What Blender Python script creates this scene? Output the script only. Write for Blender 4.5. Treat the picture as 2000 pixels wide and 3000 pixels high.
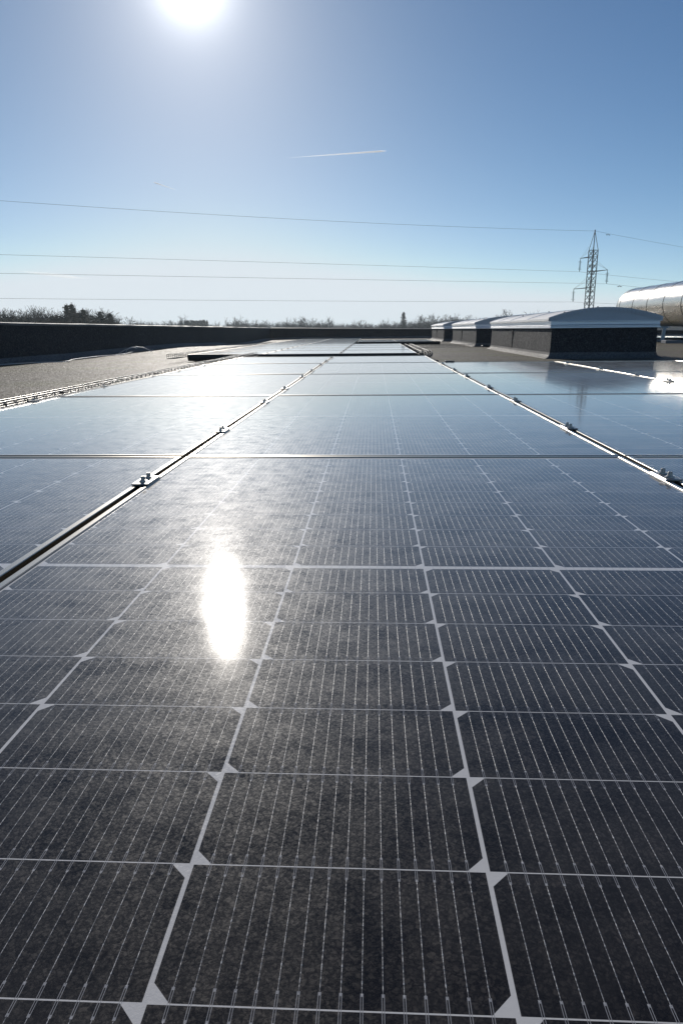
import bpy, bmesh, math, random
from math import radians as R, sin, cos, tan, pi, atan2, hypot, sqrt
from mathutils import Vector, Matrix

for _o in list(bpy.data.objects):
    bpy.data.objects.remove(_o)
SC = bpy.context.scene
COL = SC.collection

# ------------------------------------------------------------------ camera
CAM = Vector((-0.0702, -0.9072, 0.3219))
YAW, PITCH, ROLL = -0.0483, 0.26156, -0.0094
fwd = Vector((sin(YAW) * cos(PITCH), cos(YAW) * cos(PITCH), -sin(PITCH)))
rgt = Vector((cos(YAW), -sin(YAW), 0))
upv = rgt.cross(fwd)
r2 = rgt * cos(ROLL) + upv * sin(ROLL)
u2 = -rgt * sin(ROLL) + upv * cos(ROLL)
cd = bpy.data.cameras.new('camera')
cam = bpy.data.objects.new('camera', cd)
COL.objects.link(cam)
cam.matrix_world = Matrix(((r2.x, u2.x, -fwd.x, CAM.x), (r2.y, u2.y, -fwd.y, CAM.y), (r2.z, u2.z, -fwd.z, CAM.z), (0, 0, 0, 1)))
cd.sensor_fit = 'HORIZONTAL'
cd.sensor_width = 24
cd.lens = 23.99
cd.clip_start = 0.02
cd.clip_end = 120000
SC.camera = cam

# ------------------------------------------------------------------ light
SUN_EL, SUN_AZ = R(22.8), R(-13.2)          # azimuth measured from +Y towards +X
sun_dir = Vector((sin(SUN_AZ) * cos(SUN_EL), cos(SUN_AZ) * cos(SUN_EL), sin(SUN_EL)))
w = bpy.data.worlds.new('World')
SC.world = w
w.use_nodes = True
wt = w.node_tree
wt.nodes.clear()
sky = wt.nodes.new('ShaderNodeTexSky')
sky.sky_type = 'NISHITA'
sky.sun_disc = False
sky.sun_elevation = SUN_EL
sky.sun_rotation = SUN_AZ
sky.altitude = 30
sky.air_density = 0.5
sky.dust_density = 0.13
sky.ozone_density = 2.0
bg = wt.nodes.new('ShaderNodeBackground')
bg.inputs['Strength'].default_value = 0.11
wo = wt.nodes.new('ShaderNodeOutputWorld')
# the bright aureole of scattered light round the sun
geo = wt.nodes.new('ShaderNodeNewGeometry')
dot = wt.nodes.new('ShaderNodeVectorMath')
dot.operation = 'DOT_PRODUCT'
dot.inputs[1].default_value = -sun_dir
wt.links.new(geo.outputs['Incoming'], dot.inputs[0])
def wmath(op, a, b):
    n = wt.nodes.new('ShaderNodeMath')
    n.operation = op
    for i, v in enumerate((a, b)):
        if isinstance(v, (int, float)):
            n.inputs[i].default_value = v
        else:
            wt.links.new(v, n.inputs[i])
    return n.outputs[0]
dd = wmath('MAXIMUM', dot.outputs['Value'], 0.0)
AUR = [(9000.0, 110.0), (1300.0, 9.0), (260.0, 2.6), (80.0, 0.5)]
aur = 0.0
for e, k in AUR:
    aur = wmath('ADD', aur, wmath('MULTIPLY', wmath('POWER', dd, e), k))
cmul = wt.nodes.new('ShaderNodeMix')
cmul.data_type = 'RGBA'
cmul.blend_type = 'ADD'
cmul.inputs[0].default_value = 1.0
acol = wt.nodes.new('ShaderNodeVectorMath')
acol.operation = 'SCALE'
acol.inputs[0].default_value = (1.0, 0.97, 0.92)
wt.links.new(aur, acol.inputs['Scale'])
# soften the contrast between zenith and horizon, channel by channel
sep = wt.nodes.new('ShaderNodeSeparateColor')
wt.links.new(sky.outputs['Color'], sep.inputs[0])
comb = wt.nodes.new('ShaderNodeCombineColor')
for i, (p, g) in enumerate(((1.25, 0.95), (1.08, 0.87), (0.90, 0.77))):
    v = wmath('MULTIPLY', wmath('POWER', wmath('MULTIPLY', sep.outputs[i], 0.11), p), g)
    lim = wt.nodes.new('ShaderNodeMath')
    lim.operation = 'SMOOTH_MIN'
    lim.inputs[1].default_value = (0.73, 0.80, 0.86)[i]
    lim.inputs[2].default_value = 0.16
    wt.links.new(v, lim.inputs[0])
    wt.links.new(wmath('MULTIPLY', lim.outputs[0], 1 / 0.11), comb.inputs[i])
wt.links.new(comb.outputs[0], cmul.inputs[6])
wt.links.new(acol.outputs['Vector'], cmul.inputs[7])
wt.links.new(cmul.outputs[2], bg.inputs['Color'])
wt.links.new(bg.outputs[0], wo.inputs['Surface'])

sd = bpy.data.lights.new('sun', 'SUN')
sd.energy = 3.8
sd.angle = R(0.53)
sd.color = (1.0, 0.94, 0.86)
sun = bpy.data.objects.new('sun', sd)
COL.objects.link(sun)
sun.rotation_euler = (-sun_dir).to_track_quat('-Z', 'Y').to_euler()
SC.view_settings.view_transform = 'Standard'
SC.view_settings.look = 'None'
SC.view_settings.exposure = 0.0
SC.view_settings.gamma = 1.0
SC.cycles.max_bounces = 8
SC.cycles.glossy_bounces = 4
SC.cycles.diffuse_bounces = 3

# ------------------------------------------------------------------ node helpers
class V:
    """a socket of a material's node tree that can be calculated with"""
    def __init__(s, nt, sock): s.nt, s.s = nt, sock
    def op(s, o, b=None, c=None):
        n = s.nt.nodes.new('ShaderNodeMath')
        n.operation = o
        for i, v in enumerate((s, b, c)):
            if v is None: continue
            if isinstance(v, V): s.nt.links.new(v.s, n.inputs[i])
            else: n.inputs[i].default_value = v
        return V(s.nt, n.outputs[0])
    def __add__(s, b): return s.op('ADD', b)
    def __sub__(s, b): return s.op('SUBTRACT', b)
    def __mul__(s, b): return s.op('MULTIPLY', b)
    def __truediv__(s, b): return s.op('DIVIDE', b)
    def lt(s, b): return s.op('LESS_THAN', b)
    def gt(s, b): return s.op('GREATER_THAN', b)
    def abs(s): return s.op('ABSOLUTE')
    def floor(s): return s.op('FLOOR')
    def frac(s): return s.op('FRACT')
    def max(s, b): return s.op('MAXIMUM', b)
    def min(s, b): return s.op('MINIMUM', b)
    def inv(s): return (s * -1.0) + 1.0
    def ramp(s, a, b, c=0.0, d=1.0):
        n = s.nt.nodes.new('ShaderNodeMapRange')
        n.clamp = True
        s.nt.links.new(s.s, n.inputs['Value'])
        for k, v in zip(('From Min', 'From Max', 'To Min', 'To Max'), (a, b, c, d)):
            n.inputs[k].default_value = v
        return V(s.nt, n.outputs['Result'])

class Mat:
    def __init__(s, name, **kw):
        s.m = bpy.data.materials.new(name)
        s.m.use_nodes = True
        s.nt = s.m.node_tree
        s.p = s.nt.nodes['Principled BSDF']
        s.out = s.nt.nodes['Material Output']
        for k, v in kw.items(): s.set(k, v)
    def set(s, k, v):
        k = {'color': 'Base Color', 'rough': 'Roughness', 'metal': 'Metallic', 'spec': 'Specular IOR Level', 'normal': 'Normal',
             'coat': 'Coat Weight', 'coat_rough': 'Coat Roughness', 'coat_ior': 'Coat IOR', 'ior': 'IOR', 'coat_normal': 'Coat Normal'}.get(k, k)
        i = s.p.inputs[k]
        if isinstance(v, V): s.nt.links.new(v.s, i)
        elif isinstance(v, (tuple, list)): i.default_value = (*v, 1.0)[:4]
        else: i.default_value = v
    def coord(s, kind='Object'):
        n = s.nt.nodes.new('ShaderNodeTexCoord')
        return V(s.nt, n.outputs[kind])
    def xyz(s, v):
        n = s.nt.nodes.new('ShaderNodeSeparateXYZ')
        s.nt.links.new(v.s, n.inputs[0])
        return [V(s.nt, n.outputs[i]) for i in range(3)]
    def combine(s, x, y, z):
        n = s.nt.nodes.new('ShaderNodeCombineXYZ')
        for i, v in enumerate((x, y, z)):
            if isinstance(v, V): s.nt.links.new(v.s, n.inputs[i])
            else: n.inputs[i].default_value = v
        return V(s.nt, n.outputs[0])
    def vscale(s, v, sc):
        n = s.nt.nodes.new('ShaderNodeVectorMath')
        n.operation = 'MULTIPLY'
        s.nt.links.new(v.s, n.inputs[0])
        n.inputs[1].default_value = sc
        return V(s.nt, n.outputs[0])
    def vadd(s, a, b):
        n = s.nt.nodes.new('ShaderNodeVectorMath')
        n.operation = 'ADD'
        s.nt.links.new(a.s, n.inputs[0])
        s.nt.links.new(b.s, n.inputs[1])
        return V(s.nt, n.outputs[0])
    def noise(s, v, scale, detail=3.0, rough=0.5, dist=0.0, color=False):
        n = s.nt.nodes.new('ShaderNodeTexNoise')
        s.nt.links.new(v.s, n.inputs['Vector'])
        n.inputs['Scale'].default_value = scale
        n.inputs['Detail'].default_value = detail
        n.inputs['Roughness'].default_value = rough
        n.inputs['Distortion'].default_value = dist
        return V(s.nt, n.outputs['Color' if color else 'Fac'])
    def voronoi(s, v, scale, feature='F1', out='Distance', rand=1.0):
        n = s.nt.nodes.new('ShaderNodeTexVoronoi')
        n.feature = feature
        s.nt.links.new(v.s, n.inputs['Vector'])
        n.inputs['Scale'].default_value = scale
        n.inputs['Randomness'].default_value = rand
        return V(s.nt, n.outputs[out])
    def mix(s, f, a, b):
        n = s.nt.nodes.new('ShaderNodeMix')
        n.data_type = 'RGBA'
        for i, v in ((0, f), (6, a), (7, b)):
            if isinstance(v, V): s.nt.links.new(v.s, n.inputs[i])
            elif isinstance(v, (tuple, list)): n.inputs[i].default_value = (*v, 1.0)[:4]
            else: n.inputs[i].default_value = v
        return V(s.nt, n.outputs[2])
    def bump(s, h, strength=0.5, dist=0.01):
        n = s.nt.nodes.new('ShaderNodeBump')
        n.inputs['Strength'].default_value = strength
        n.inputs['Distance'].default_value = dist
        s.nt.links.new(h.s, n.inputs['Height'])
        return V(s.nt, n.outputs[0])

# ------------------------------------------------------------------ mesh helpers
class MB:
    def __init__(s): s.v, s.f, s.sm = [], [], []
    def add(s, vs, fs, smooth=False):
        b = len(s.v)
        s.v += [tuple(v) for v in vs]
        for f in fs:
            s.f.append([i + b for i in f]); s.sm.append(smooth)
    def box(s, c, d, rz=0.0, tilt=0.0):
        x, y, z = d[0] / 2, d[1] / 2, d[2] / 2
        M = Matrix.Translation(c) @ Matrix.Rotation(rz, 4, 'Z') @ Matrix.Rotation(tilt, 4, 'X')
        vs = [M @ Vector(p) for p in ((-x, -y, -z), (x, -y, -z), (x, y, -z), (-x, y, -z), (-x, -y, z), (x, -y, z), (x, y, z), (-x, y, z))]
        s.add(vs, [(3, 2, 1, 0), (4, 5, 6, 7), (0, 1, 5, 4), (1, 2, 6, 5), (2, 3, 7, 6), (3, 0, 4, 7)])
        return s
    def bevbox(s, c, d, b=0.003, rz=0.0):
        x, y, z = d[0] / 2, d[1] / 2, d[2] / 2
        M = Matrix.Translation(c) @ Matrix.Rotation(rz, 4, 'Z')
        rings = []
        for zz, i in ((-z, b), (-z + b, 0), (z - b, 0), (z, b)):
            X, Y = x - i, y - i
            k = b
            rings.append([M @ Vector(p + (zz,)) for p in ((-X + k, -Y), (X - k, -Y), (X, -Y + k), (X, Y - k), (X - k, Y), (-X + k, Y), (-X, Y - k), (-X, -Y + k))])
        s.loft(rings, cap=True)
        return s
    def loft(s, rings, cap=False, closed=True, smooth=False):
        n = len(rings[0]); vs = [p for r in rings for p in r]; fs = []
        for i in range(len(rings) - 1):
            for j in range(n if closed else n - 1):
                a, b = i * n + j, i * n + (j + 1) % n
                fs.append((a, b, b + n, a + n))
        s.add(vs, fs, smooth)
        if cap:
            b = len(s.v) - len(vs)
            s.f.append([b + i for i in reversed(range(n))]); s.sm.append(False)
            s.f.append([b + (len(rings) - 1) * n + i for i in range(n)]); s.sm.append(False)
        return s
    def tube(s, pts, rad, n=6, cap=True, smooth=True):
        pts = [Vector(p) for p in pts]
        if isinstance(rad, (int, float)): rad = [rad] * len(pts)
        rings = []; prev = None
        for i, p in enumerate(pts):
            t = (pts[min(i + 1, len(pts) - 1)] - pts[max(i - 1, 0)]).normalized()
            a = Vector((0, 0, 1)) if abs(t.z) < 0.95 else Vector((1, 0, 0))
            if prev is not None: a = prev
            x = a.cross(t)
            if x.length < 1e-6: x = Vector((1, 0, 0)).cross(t)
            x.normalize(); y = t.cross(x); prev = y
            rings.append([p + (x * cos(2 * pi * k / n) + y * sin(2 * pi * k / n)) * rad[i] for k in range(n)])
        s.loft(rings, cap=cap, smooth=smooth)
        return s
    def bar(s, a, b, wd, ht):
        a, b = Vector(a), Vector(b); t = (b - a).normalized()
        up = Vector((0, 0, 1)) if abs(t.z) < 0.95 else Vector((0, 1, 0))
        x = t.cross(up).normalized() * wd / 2; y = x.normalized().cross(t).normalized() * ht / 2
        s.loft([[p - x - y, p + x - y, p + x + y, p - x + y] for p in (a, b)], cap=True)
        return s
    def build(s, name, mat, parent=None, loc=None):
        me = bpy.data.meshes.new(name)
        me.from_pydata(s.v, [], s.f)
        me.polygons.foreach_set('use_smooth', s.sm)
        me.update()
        bm = bmesh.new(); bm.from_mesh(me)
        bmesh.ops.recalc_face_normals(bm, faces=bm.faces)
        bm.to_mesh(me); bm.free()
        me.materials.append(mat.m)
        o = bpy.data.objects.new(name, me)
        COL.objects.link(o)
        if parent is not None: o.parent = parent
        if loc is not None: o.location = loc
        return o

def tag(o, label=None, cat=None, group=None, kind=None):
    for k, v in (('label', label), ('category', cat), ('group', group), ('kind', kind)):
        if v: o[k] = v
    return o
def thing(name, label, cat, loc=(0, 0, 0), rz=0.0, group=None):
    o = bpy.data.objects.new(name, None)
    COL.objects.link(o)
    o.location = loc; o.rotation_euler = (0, 0, rz); o.empty_display_size = 0.1
    return tag(o, label, cat, group)
KIDS = {}
def kids(o):
    return [c for c in bpy.data.objects if c.parent == o]
def dup(root, loc, rz=0.0, label=None, group=None, scale=None):
    def cp(o, par):
        c = o.copy(); COL.objects.link(c)
        if par is not None: c.parent = par
        if o not in KIDS: KIDS[o] = kids(o)
        for k in KIDS[o]: cp(k, c)
        return c
    r = cp(root, None)
    r.location = loc; r.rotation_euler = (0, 0, rz)
    if scale: r.scale = scale
    if label: r['label'] = label
    if group: r['group'] = group
    return r

ORD = ['nearest', 'second', 'third', 'fourth', 'fifth', 'sixth', 'seventh', 'eighth', 'ninth', 'tenth', 'eleventh', 'twelfth',
       'thirteenth', 'fourteenth', 'fifteenth', 'sixteenth', 'seventeenth', 'eighteenth', 'nineteenth', 'twentieth',
       'twenty-first', 'twenty-second', 'twenty-third', 'twenty-fourth', 'twenty-fifth', 'twenty-sixth']

# ------------------------------------------------------------------ materials
def make_materials():
    M = {}
    # --- photovoltaic laminate: cells, busbars, white backsheet under textured glass
    m = Mat('solar_laminate')
    co = m.coord()
    x, y, z = m.xyz(co)
    PX, PY, S = 0.1845, 0.0921, 0.01068
    cx = x / PX + 3.0
    col = cx.floor()
    u = (cx.frac() - 0.5) * PX
    ay = y.abs() - 0.005
    wv = ((ay / PY).frac() - 0.5) * PY
    sy = y.gt(0.0) * 2.0 - 1.0
    wy = wv * sy
    odd = ((col * 0.5).frac().gt(0.25)) * 2.0 - 1.0
    inside = u.abs().lt(0.0908) * wv.abs().lt(0.0456) * (u.abs() + wy * odd).lt(0.0908 + 0.0456 - 0.0108)
    inside = inside * ay.gt(0.0) * ay.lt(9 * PY) * x.abs().lt(3 * PX)
    db = ((u / S).frac() - 0.5).abs() * S
    field = u.abs().lt(0.0856) * ay.gt(-0.0045) * ay.lt(9 * PY) * x.abs().lt(3 * PX)
    edge = wv.abs() - 0.04605                       # 0 at the row gap, negative inside
    loop = edge.gt(-0.0085)
    bead = ((wv / 0.0087).frac() - 0.5).abs().lt(0.075)
    wire = db.lt(0.00022).max(db.lt(0.00045) * bead)
    wire2 = (db - 0.0006).abs().lt(0.00017)
    endb = (edge + 0.0085).abs().lt(0.0009) * db.lt(0.0008)
    bus = (wire * loop.inv()).max(wire2 * loop).max(endb) * field
    busm = wire * loop.inv() * field
    gl = m.noise(m.vscale(co, (94.0, 420.0, 1.0)), 1.0, 2.0, 0.7)
    oi = m.nt.nodes.new('ShaderNodeObjectInfo')
    shift = m.combine(V(m.nt, oi.outputs['Random']) * 37.0, V(m.nt, oi.outputs['Random']) * 91.0, 0.0)
    cs = m.vadd(co, shift)
    warp = m.noise(cs, 260.0, 4.0, 0.72, color=True)
    cw = m.vadd(cs, m.vscale(warp, (0.010, 0.010, 0.0)))
    crack = m.voronoi(cw, 310.0, 'DISTANCE_TO_EDGE').ramp(0.0, 0.26)
    flake = m.voronoi(cw, 310.0, 'F1', 'Color')
    fr, fg, fb = m.xyz(flake)
    blot = m.noise(cs, 26.0, 3.0, 0.6)
    soft = m.noise(m.vscale(cs, (1.0, 1.6, 1.0)), 5.0, 4.0, 0.62, 0.4)
    grit = m.noise(cs, 420.0, 2.0, 0.7)
    patt = (crack * 0.72 + 0.28) * (fr * 0.4 + 0.6) * grit.ramp(0.3, 0.7, 0.6, 1.3) * blot.ramp(0.3, 0.75, 0.4, 1.15)
    cell = m.mix(patt, (0.0010, 0.0008, 0.0006), (0.032, 0.025, 0.019))
    c1 = m.mix(inside, (0.60, 0.585, 0.56), cell)
    bcol = m.mix(gl.ramp(0.42, 0.72), (0.12, 0.12, 0.122), (0.72, 0.70, 0.67))  # sparkle along the wires, painted into their colour as light and dark flecks
    c2 = m.mix(bus, c1, m.mix(busm, (0.30, 0.30, 0.305), bcol))
    # a thin film of dried dirt
    rim = (x.abs() - 0.535).max(y.abs() - 0.826).ramp(0.0, 0.03) * m.noise(cs, 14.0, 4.0, 0.7).ramp(0.4, 0.75)
    film = m.mix((soft.ramp(0.4, 0.8, 0.005, 0.07) + rim * 0.12), c2, (0.30, 0.27, 0.23))
    m.set('color', film)
    m.set('rough', busm.ramp(0.0, 1.0, 0.48, 0.42))
    m.set('metal', busm * 0.4)
    m.set('ior', 1.36)
    m.set('spec', patt.ramp(0.1, 0.9, 0.0, 0.17))
    m.set('coat', 1.0)
    m.set('coat_ior', 1.40)
    m.set('Sheen Weight', soft.ramp(0.3, 0.75, 0.05, 0.20))
    m.set('Sheen Roughness', 0.4)
    m.set('coat_rough', soft.ramp(0.3, 0.75, 0.055, 0.074))
    m.set('coat_normal', m.bump(grit + fr * 0.6, 0.012, 0.001))
    # the round wires bend their normals across their width, so they glint in the sun
    sdn = (((u / S).frac() - 0.5) * S) / 0.00034
    sdn = sdn.max(-0.9).min(0.9)
    cyl = m.combine(sdn, 0.0, (sdn * sdn * -1.0 + 1.0).op('SQRT'))
    m.set('normal', m.mix(busm, m.bump(grit + fr * 1.0, 0.10, 0.001), cyl))
    M['laminate'] = m
    M['backsheet'] = Mat('backsheet', color=(0.6, 0.6, 0.62), rough=0.6)

    def metal(name, col, rough, scale=(60, 60, 60), var=0.12, mt=1.0):
        m = Mat(name, metal=mt)
        n = m.noise(m.vscale(m.coord(), scale), 1.0, 4.0, 0.6)
        m.set('color', m.mix(n.ramp(0.3, 0.75), tuple(c * (1 - var) for c in col), tuple(min(1, c * (1 + var)) for c in col)))
        m.set('rough', n.ramp(0.25, 0.75, rough * 0.8, rough * 1.25))
        m.set('normal', m.bump(n, 0.06, 0.001))
        return m
    M['frame'] = metal('anodised_frame', (0.40, 0.37, 0.32), 0.29, (900, 900, 900))
    M['clamp'] = metal('clamp_metal', (0.34, 0.325, 0.30), 0.36, (300, 300, 300))
    M['bolt'] = metal('bolt_steel', (0.42, 0.41, 0.39), 0.32, (400, 400, 400))
    M['zinc'] = metal('zinc_wire', (0.15, 0.145, 0.135), 0.32, (200, 200, 200))
    M['duct'] = metal('stainless_sheet', (0.60, 0.565, 0.51), 0.27, (1.5, 0.8, 6.0), 0.06)
    M['seam'] = metal('duct_seam', (0.20, 0.18, 0.15), 0.5, (10, 10, 10))
    M['galv'] = metal('galvanised_leg', (0.38, 0.41, 0.44), 0.5, (40, 40, 40), 0.2)
    M['alu'] = metal('mill_aluminium', (0.74, 0.75, 0.77), 0.42, (8, 8, 30), 0.08)
    M['lattice'] = metal('lattice_steel', (0.035, 0.042, 0.043), 0.65, (3, 3, 3), 0.2, 0.2)
    M['conductor'] = Mat('conductor', color=(0.16, 0.17, 0.18), rough=0.5, metal=0.4)
    M['insulator'] = Mat('glass_insulator', color=(0.30, 0.45, 0.42), rough=0.08, coat=0.6)
    for k, c, r in (('black_rubber', (0.012, 0.012, 0.013), 0.6), ('black_metal', (0.014, 0.015, 0.017), 0.55), ('cable', (0.015, 0.015, 0.016), 0.85),
                    ('pale_cable', (0.45, 0.44, 0.42), 0.4), ('grey_conduit', (0.05, 0.05, 0.05), 0.8), ('concrete', (0.22, 0.23, 0.24), 0.85)):
        m = Mat(k, rough=r)
        n = m.noise(m.coord(), 40.0, 4.0, 0.6)
        m.set('color', m.mix(n, tuple(q * 0.7 for q in c), tuple(q * 1.4 for q in c)))
        m.set('normal', m.bump(n, 0.15, 0.005))
        M[k] = m

    # --- slate granule roofing felt
    def felt(name, dark, light, moss, scale=1.0, laps=0.0):
        m = Mat(name)
        co = m.coord()
        g = m.voronoi(co, 210.0 * scale, 'F1', 'Color')
        clump = m.noise(co, 34.0, 4.0, 0.75)
        a, b, c = m.xyz(g)
        big = m.noise(co, 0.7, 5.0, 0.62)
        mid = m.noise(co, 9.0, 4.0, 0.65)
        base = m.mix((a * 0.55 + clump.ramp(0.35, 0.65) * 0.45 + mid * 0.3).ramp(0.25, 1.05), dark, light)
        base = m.mix(big.ramp(0.35, 0.7, 0.0, 0.35), base, tuple(q * 1.35 for q in light))
        if moss:
            x, y, z = m.xyz(co)
            band = m.noise(m.vscale(co, (0.5, 1.3, 1.0)), 0.8, 5.0, 0.65)
            base = m.mix(band.ramp(0.47, 0.60, 0.0, 0.75) * mid.ramp(0.35, 0.6), base, (0.10, 0.105, 0.035))
        hgt = a + mid * 0.4 + clump * 2.0
        if laps:
            x, y, z = m.xyz(co)
            e = ((y + m.noise(co, 3.0, 3.0) * 0.03) / laps).frac()
            lap = (e - 0.5).abs().lt(0.012).max((((x + m.noise(co, 2.0, 3.0) * 0.04) / 2.3).frac() - 0.5).abs().lt(0.004))
            base = m.mix(lap * 0.7, base, (0.02, 0.02, 0.02))
        m.set('color', base)
        m.set('rough', b.ramp(0.0, 1.0, 0.5, 0.9))
        m.set('spec', c.ramp(0.6, 1.0, 0.08, 0.7))
        m.set('normal', m.bump(hgt, 0.9, 0.006))
        return m
    M['roof'] = felt('roof_granules', (0.014, 0.012, 0.009), (0.158, 0.132, 0.094), True, 0.38, 1.0)
    M['upstand'] = felt('upstand_felt', (0.010, 0.010, 0.011), (0.06, 0.06, 0.063), False, 0.35)
    M['fillet'] = felt('fillet_felt', (0.05, 0.05, 0.05), (0.19, 0.18, 0.165), False, 0.4)
    M['wall'] = felt('parapet_felt', (0.008, 0.010, 0.013), (0.028, 0.031, 0.037), False, 0.5)
    # skylight sheet
    m = Mat('vault_sheet', rough=0.5, spec=1.0)
    n = m.noise(m.coord(), 2.0, 5.0, 0.6)
    m.set('color', m.mix(n.ramp(0.3, 0.7), (0.76, 0.72, 0.65), (0.88, 0.84, 0.77)))
    M['vault'] = m
    # distant ground
    m = Mat('field', rough=0.95, spec=0.1)
    n = m.noise(m.coord(), 0.02, 6.0, 0.6)
    m.set('color', m.mix(n.ramp(0.35, 0.65), (0.05, 0.055, 0.03), (0.10, 0.085, 0.055)))
    M['field'] = m
    def bark(name, a, b):
        m = Mat(name, rough=0.9, spec=0.1)
        n = m.noise(m.coord(), 1.2, 4.0, 0.7)
        m.set('color', m.mix(n, a, b))
        return m
    M['bark'] = bark('bare_bark', (0.045, 0.040, 0.035), (0.10, 0.088, 0.075))
    M['twig'] = bark('bare_twigs', (0.030, 0.026, 0.023), (0.070, 0.058, 0.050))
    M['needle'] = bark('dark_needles', (0.018, 0.026, 0.018), (0.050, 0.062, 0.042))
    M['shrub'] = bark('evergreen_leaves', (0.020, 0.024, 0.017), (0.050, 0.054, 0.036))
    m = Mat('contrail_ice')
    m.nt.nodes.remove(m.p)
    v = m.nt.nodes.new('ShaderNodeVolumePrincipled')
    v.inputs['Color'].default_value = (1.0, 1.0, 1.0, 1)
    v.inputs['Density'].default_value = 0.03
    v.inputs['Anisotropy'].default_value = 0.45
    m.nt.links.new(v.outputs[0], m.out.inputs['Volume'])
    M['contrail'] = m
    return M
M = make_materials()

# ------------------------------------------------------------------ the setting
ROOF_Z = -0.13
def lerp_table(t, tab):
    if t <= tab[0][0]: return tab[0][1]
    for (a, va), (b, vb) in zip(tab, tab[1:]):
        if t <= b:
            k = (t - a) / (b - a); k = k * k * (3 - 2 * k)
            return va + (vb - va) * k
    return tab[-1][1]
WALLX, WALLY = -5.5, 36.0
from mathutils import noise as mn
def roof_z(x, y):
    side = lerp_table(x, [(-5.5, 1.0), (-3.2, 0.0)])
    prof = lerp_table(y, [(6, -0.005), (11, -0.01), (17.5, 0.03), (22, -0.03), (27, -0.13), (35, -0.02)])
    und = 0.012 * mn.noise(Vector((x * 0.5, y * 0.4, 3.0))) + 0.006 * mn.noise(Vector((x * 1.7, y * 1.3, 8.0)))
    far = 0.02 * lerp_table(y, [(20, 0.0), (34, -1.0)])
    return ROOF_Z + side * prof + und * lerp_table(x, [(-3.5, 1.0), (-1.5, 0.4)]) + far

def make_setting():
    mb = MB()
    nx, ny = 150, 190
    X0, X1, Y0, Y1 = WALLX - 0.05, 24.0, -7.0, WALLY + 0.05
    vs = []
    for j in range(ny + 1):
        for i in range(nx + 1):
            t = i / nx
            x = X0 + (X1 - X0) * (t ** 1.5)
            y = Y0 + (Y1 - Y0) * j / ny
            vs.append((x, y, roof_z(x, y)))
    fs = [(j * (nx + 1) + i, j * (nx + 1) + i + 1, (j + 1) * (nx + 1) + i + 1, (j + 1) * (nx + 1) + i) for j in range(ny) for i in range(nx)]
    mb.add(vs, fs, True)
    tag(mb.build('roof', M['roof']), kind='structure')
    g = MB()
    n = 60
    vs = [(0, 100, -8.0)]
    for rr in (60, 150, 400, 1000, 2000, 4000):
        for k in range(n):
            vs.append((rr * cos(2 * pi * k / n), 100 + rr * sin(2 * pi * k / n), -8.0))
    fs = [(0, 1 + k, 1 + (k + 1) % n) for k in range(n)]
    for r in range(5):
        for k in range(n):
            a = 1 + r * n
            fs.append((a + k, a + n + k, a + n + (k + 1) % n, a + (k + 1) % n))
    g.add(vs, fs)
    tag(g.build('ground', M['field']), kind='structure')

def wall(p0, p1, z0, z1, thick, label, nrm):
    """a parapet from p0 to p1 whose top runs from z0 to z1, nrm points outwards"""
    L = hypot(p1[0] - p0[0], p1[1] - p0[1])
    d = Vector((p1[0] - p0[0], p1[1] - p0[1], 0)) / L
    nv = Vector((nrm[0], nrm[1], 0))
    root = thing('parapet_wall', label, 'parapet', (p0[0], p0[1], 0))
    body, cap, fil = MB(), MB(), MB()
    n = 80
    rb, rc, rf = [], [], []
    rnd = random.Random(5)
    for i in range(n + 1):
        t = i / n
        q = d * (L * t)
        zt = z0 + (z1 - z0) * t + rnd.uniform(-0.003, 0.003)
        w0, w1 = rnd.uniform(-0.004, 0.004), 0.008 * sin(t * 31)
        rb.append([q + nv * (w1 - 0.004) + Vector((0, 0, -0.5)), q + nv * w1 + Vector((0, 0, zt * 0.5 - 0.05)), q + Vector((0, 0, zt - 0.02)), q + nv * thick + Vector((0, 0, zt - 0.02)), q + nv * thick + Vector((0, 0, -8.1))])
        rc.append([q + nv * (-0.022 + w0) + Vector((0, 0, zt - 0.035)), q + nv * (-0.022 + w0) + Vector((0, 0, zt - 0.002)), q + nv * (-0.016 + w0) + Vector((0, 0, zt + 0.003)), q + nv * (thick * 0.5) + Vector((0, 0, zt + 0.014)), q + nv * (thick + 0.016) + Vector((0, 0, zt + 0.002)), q + nv * (thick + 0.02) + Vector((0, 0, zt - 0.04))])
        gz = roof_z(p0[0] + q.x, p0[1] + q.y)
        rf.append([q + nv * -0.002 + Vector((0, 0, gz + 0.10)), q + nv * -0.03 + Vector((0, 0, gz + 0.055)), q + nv * -0.08 + Vector((0, 0, gz + 0.018)), q + nv * -0.15 + Vector((0, 0, gz - 0.01))])
    body.loft(rb, closed=False); cap.loft(rc, closed=False); fil.loft(rf, closed=False, smooth=True)
    body.build('wall', M['wall'], root)
    cap.build('coping', M['cap'], root)
    fil.build('fillet', M['fillet'], root)
    return root

def make_walls():
    m = Mat('coping_felt', rough=0.6, spec=0.5)
    n = m.noise(m.coord(), 30.0, 4.0, 0.7)
    m.set('color', m.mix(n, (0.04, 0.04, 0.04), (0.16, 0.155, 0.145)))
    m.set('normal', m.bump(n, 0.5, 0.01))
    M['cap'] = m
    wall((WALLX, -7.0), (WALLX, WALLY), 0.485, 0.43, 0.32, 'long dark felt parapet with sunlit coping along the left roof edge', (-1, 0))
    wall((WALLX, WALLY), (24.0, WALLY), 0.43, 0.02, 0.32, 'dark felt parapet across the far end of the roof', (0, 1))

make_setting()
make_walls()

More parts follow.
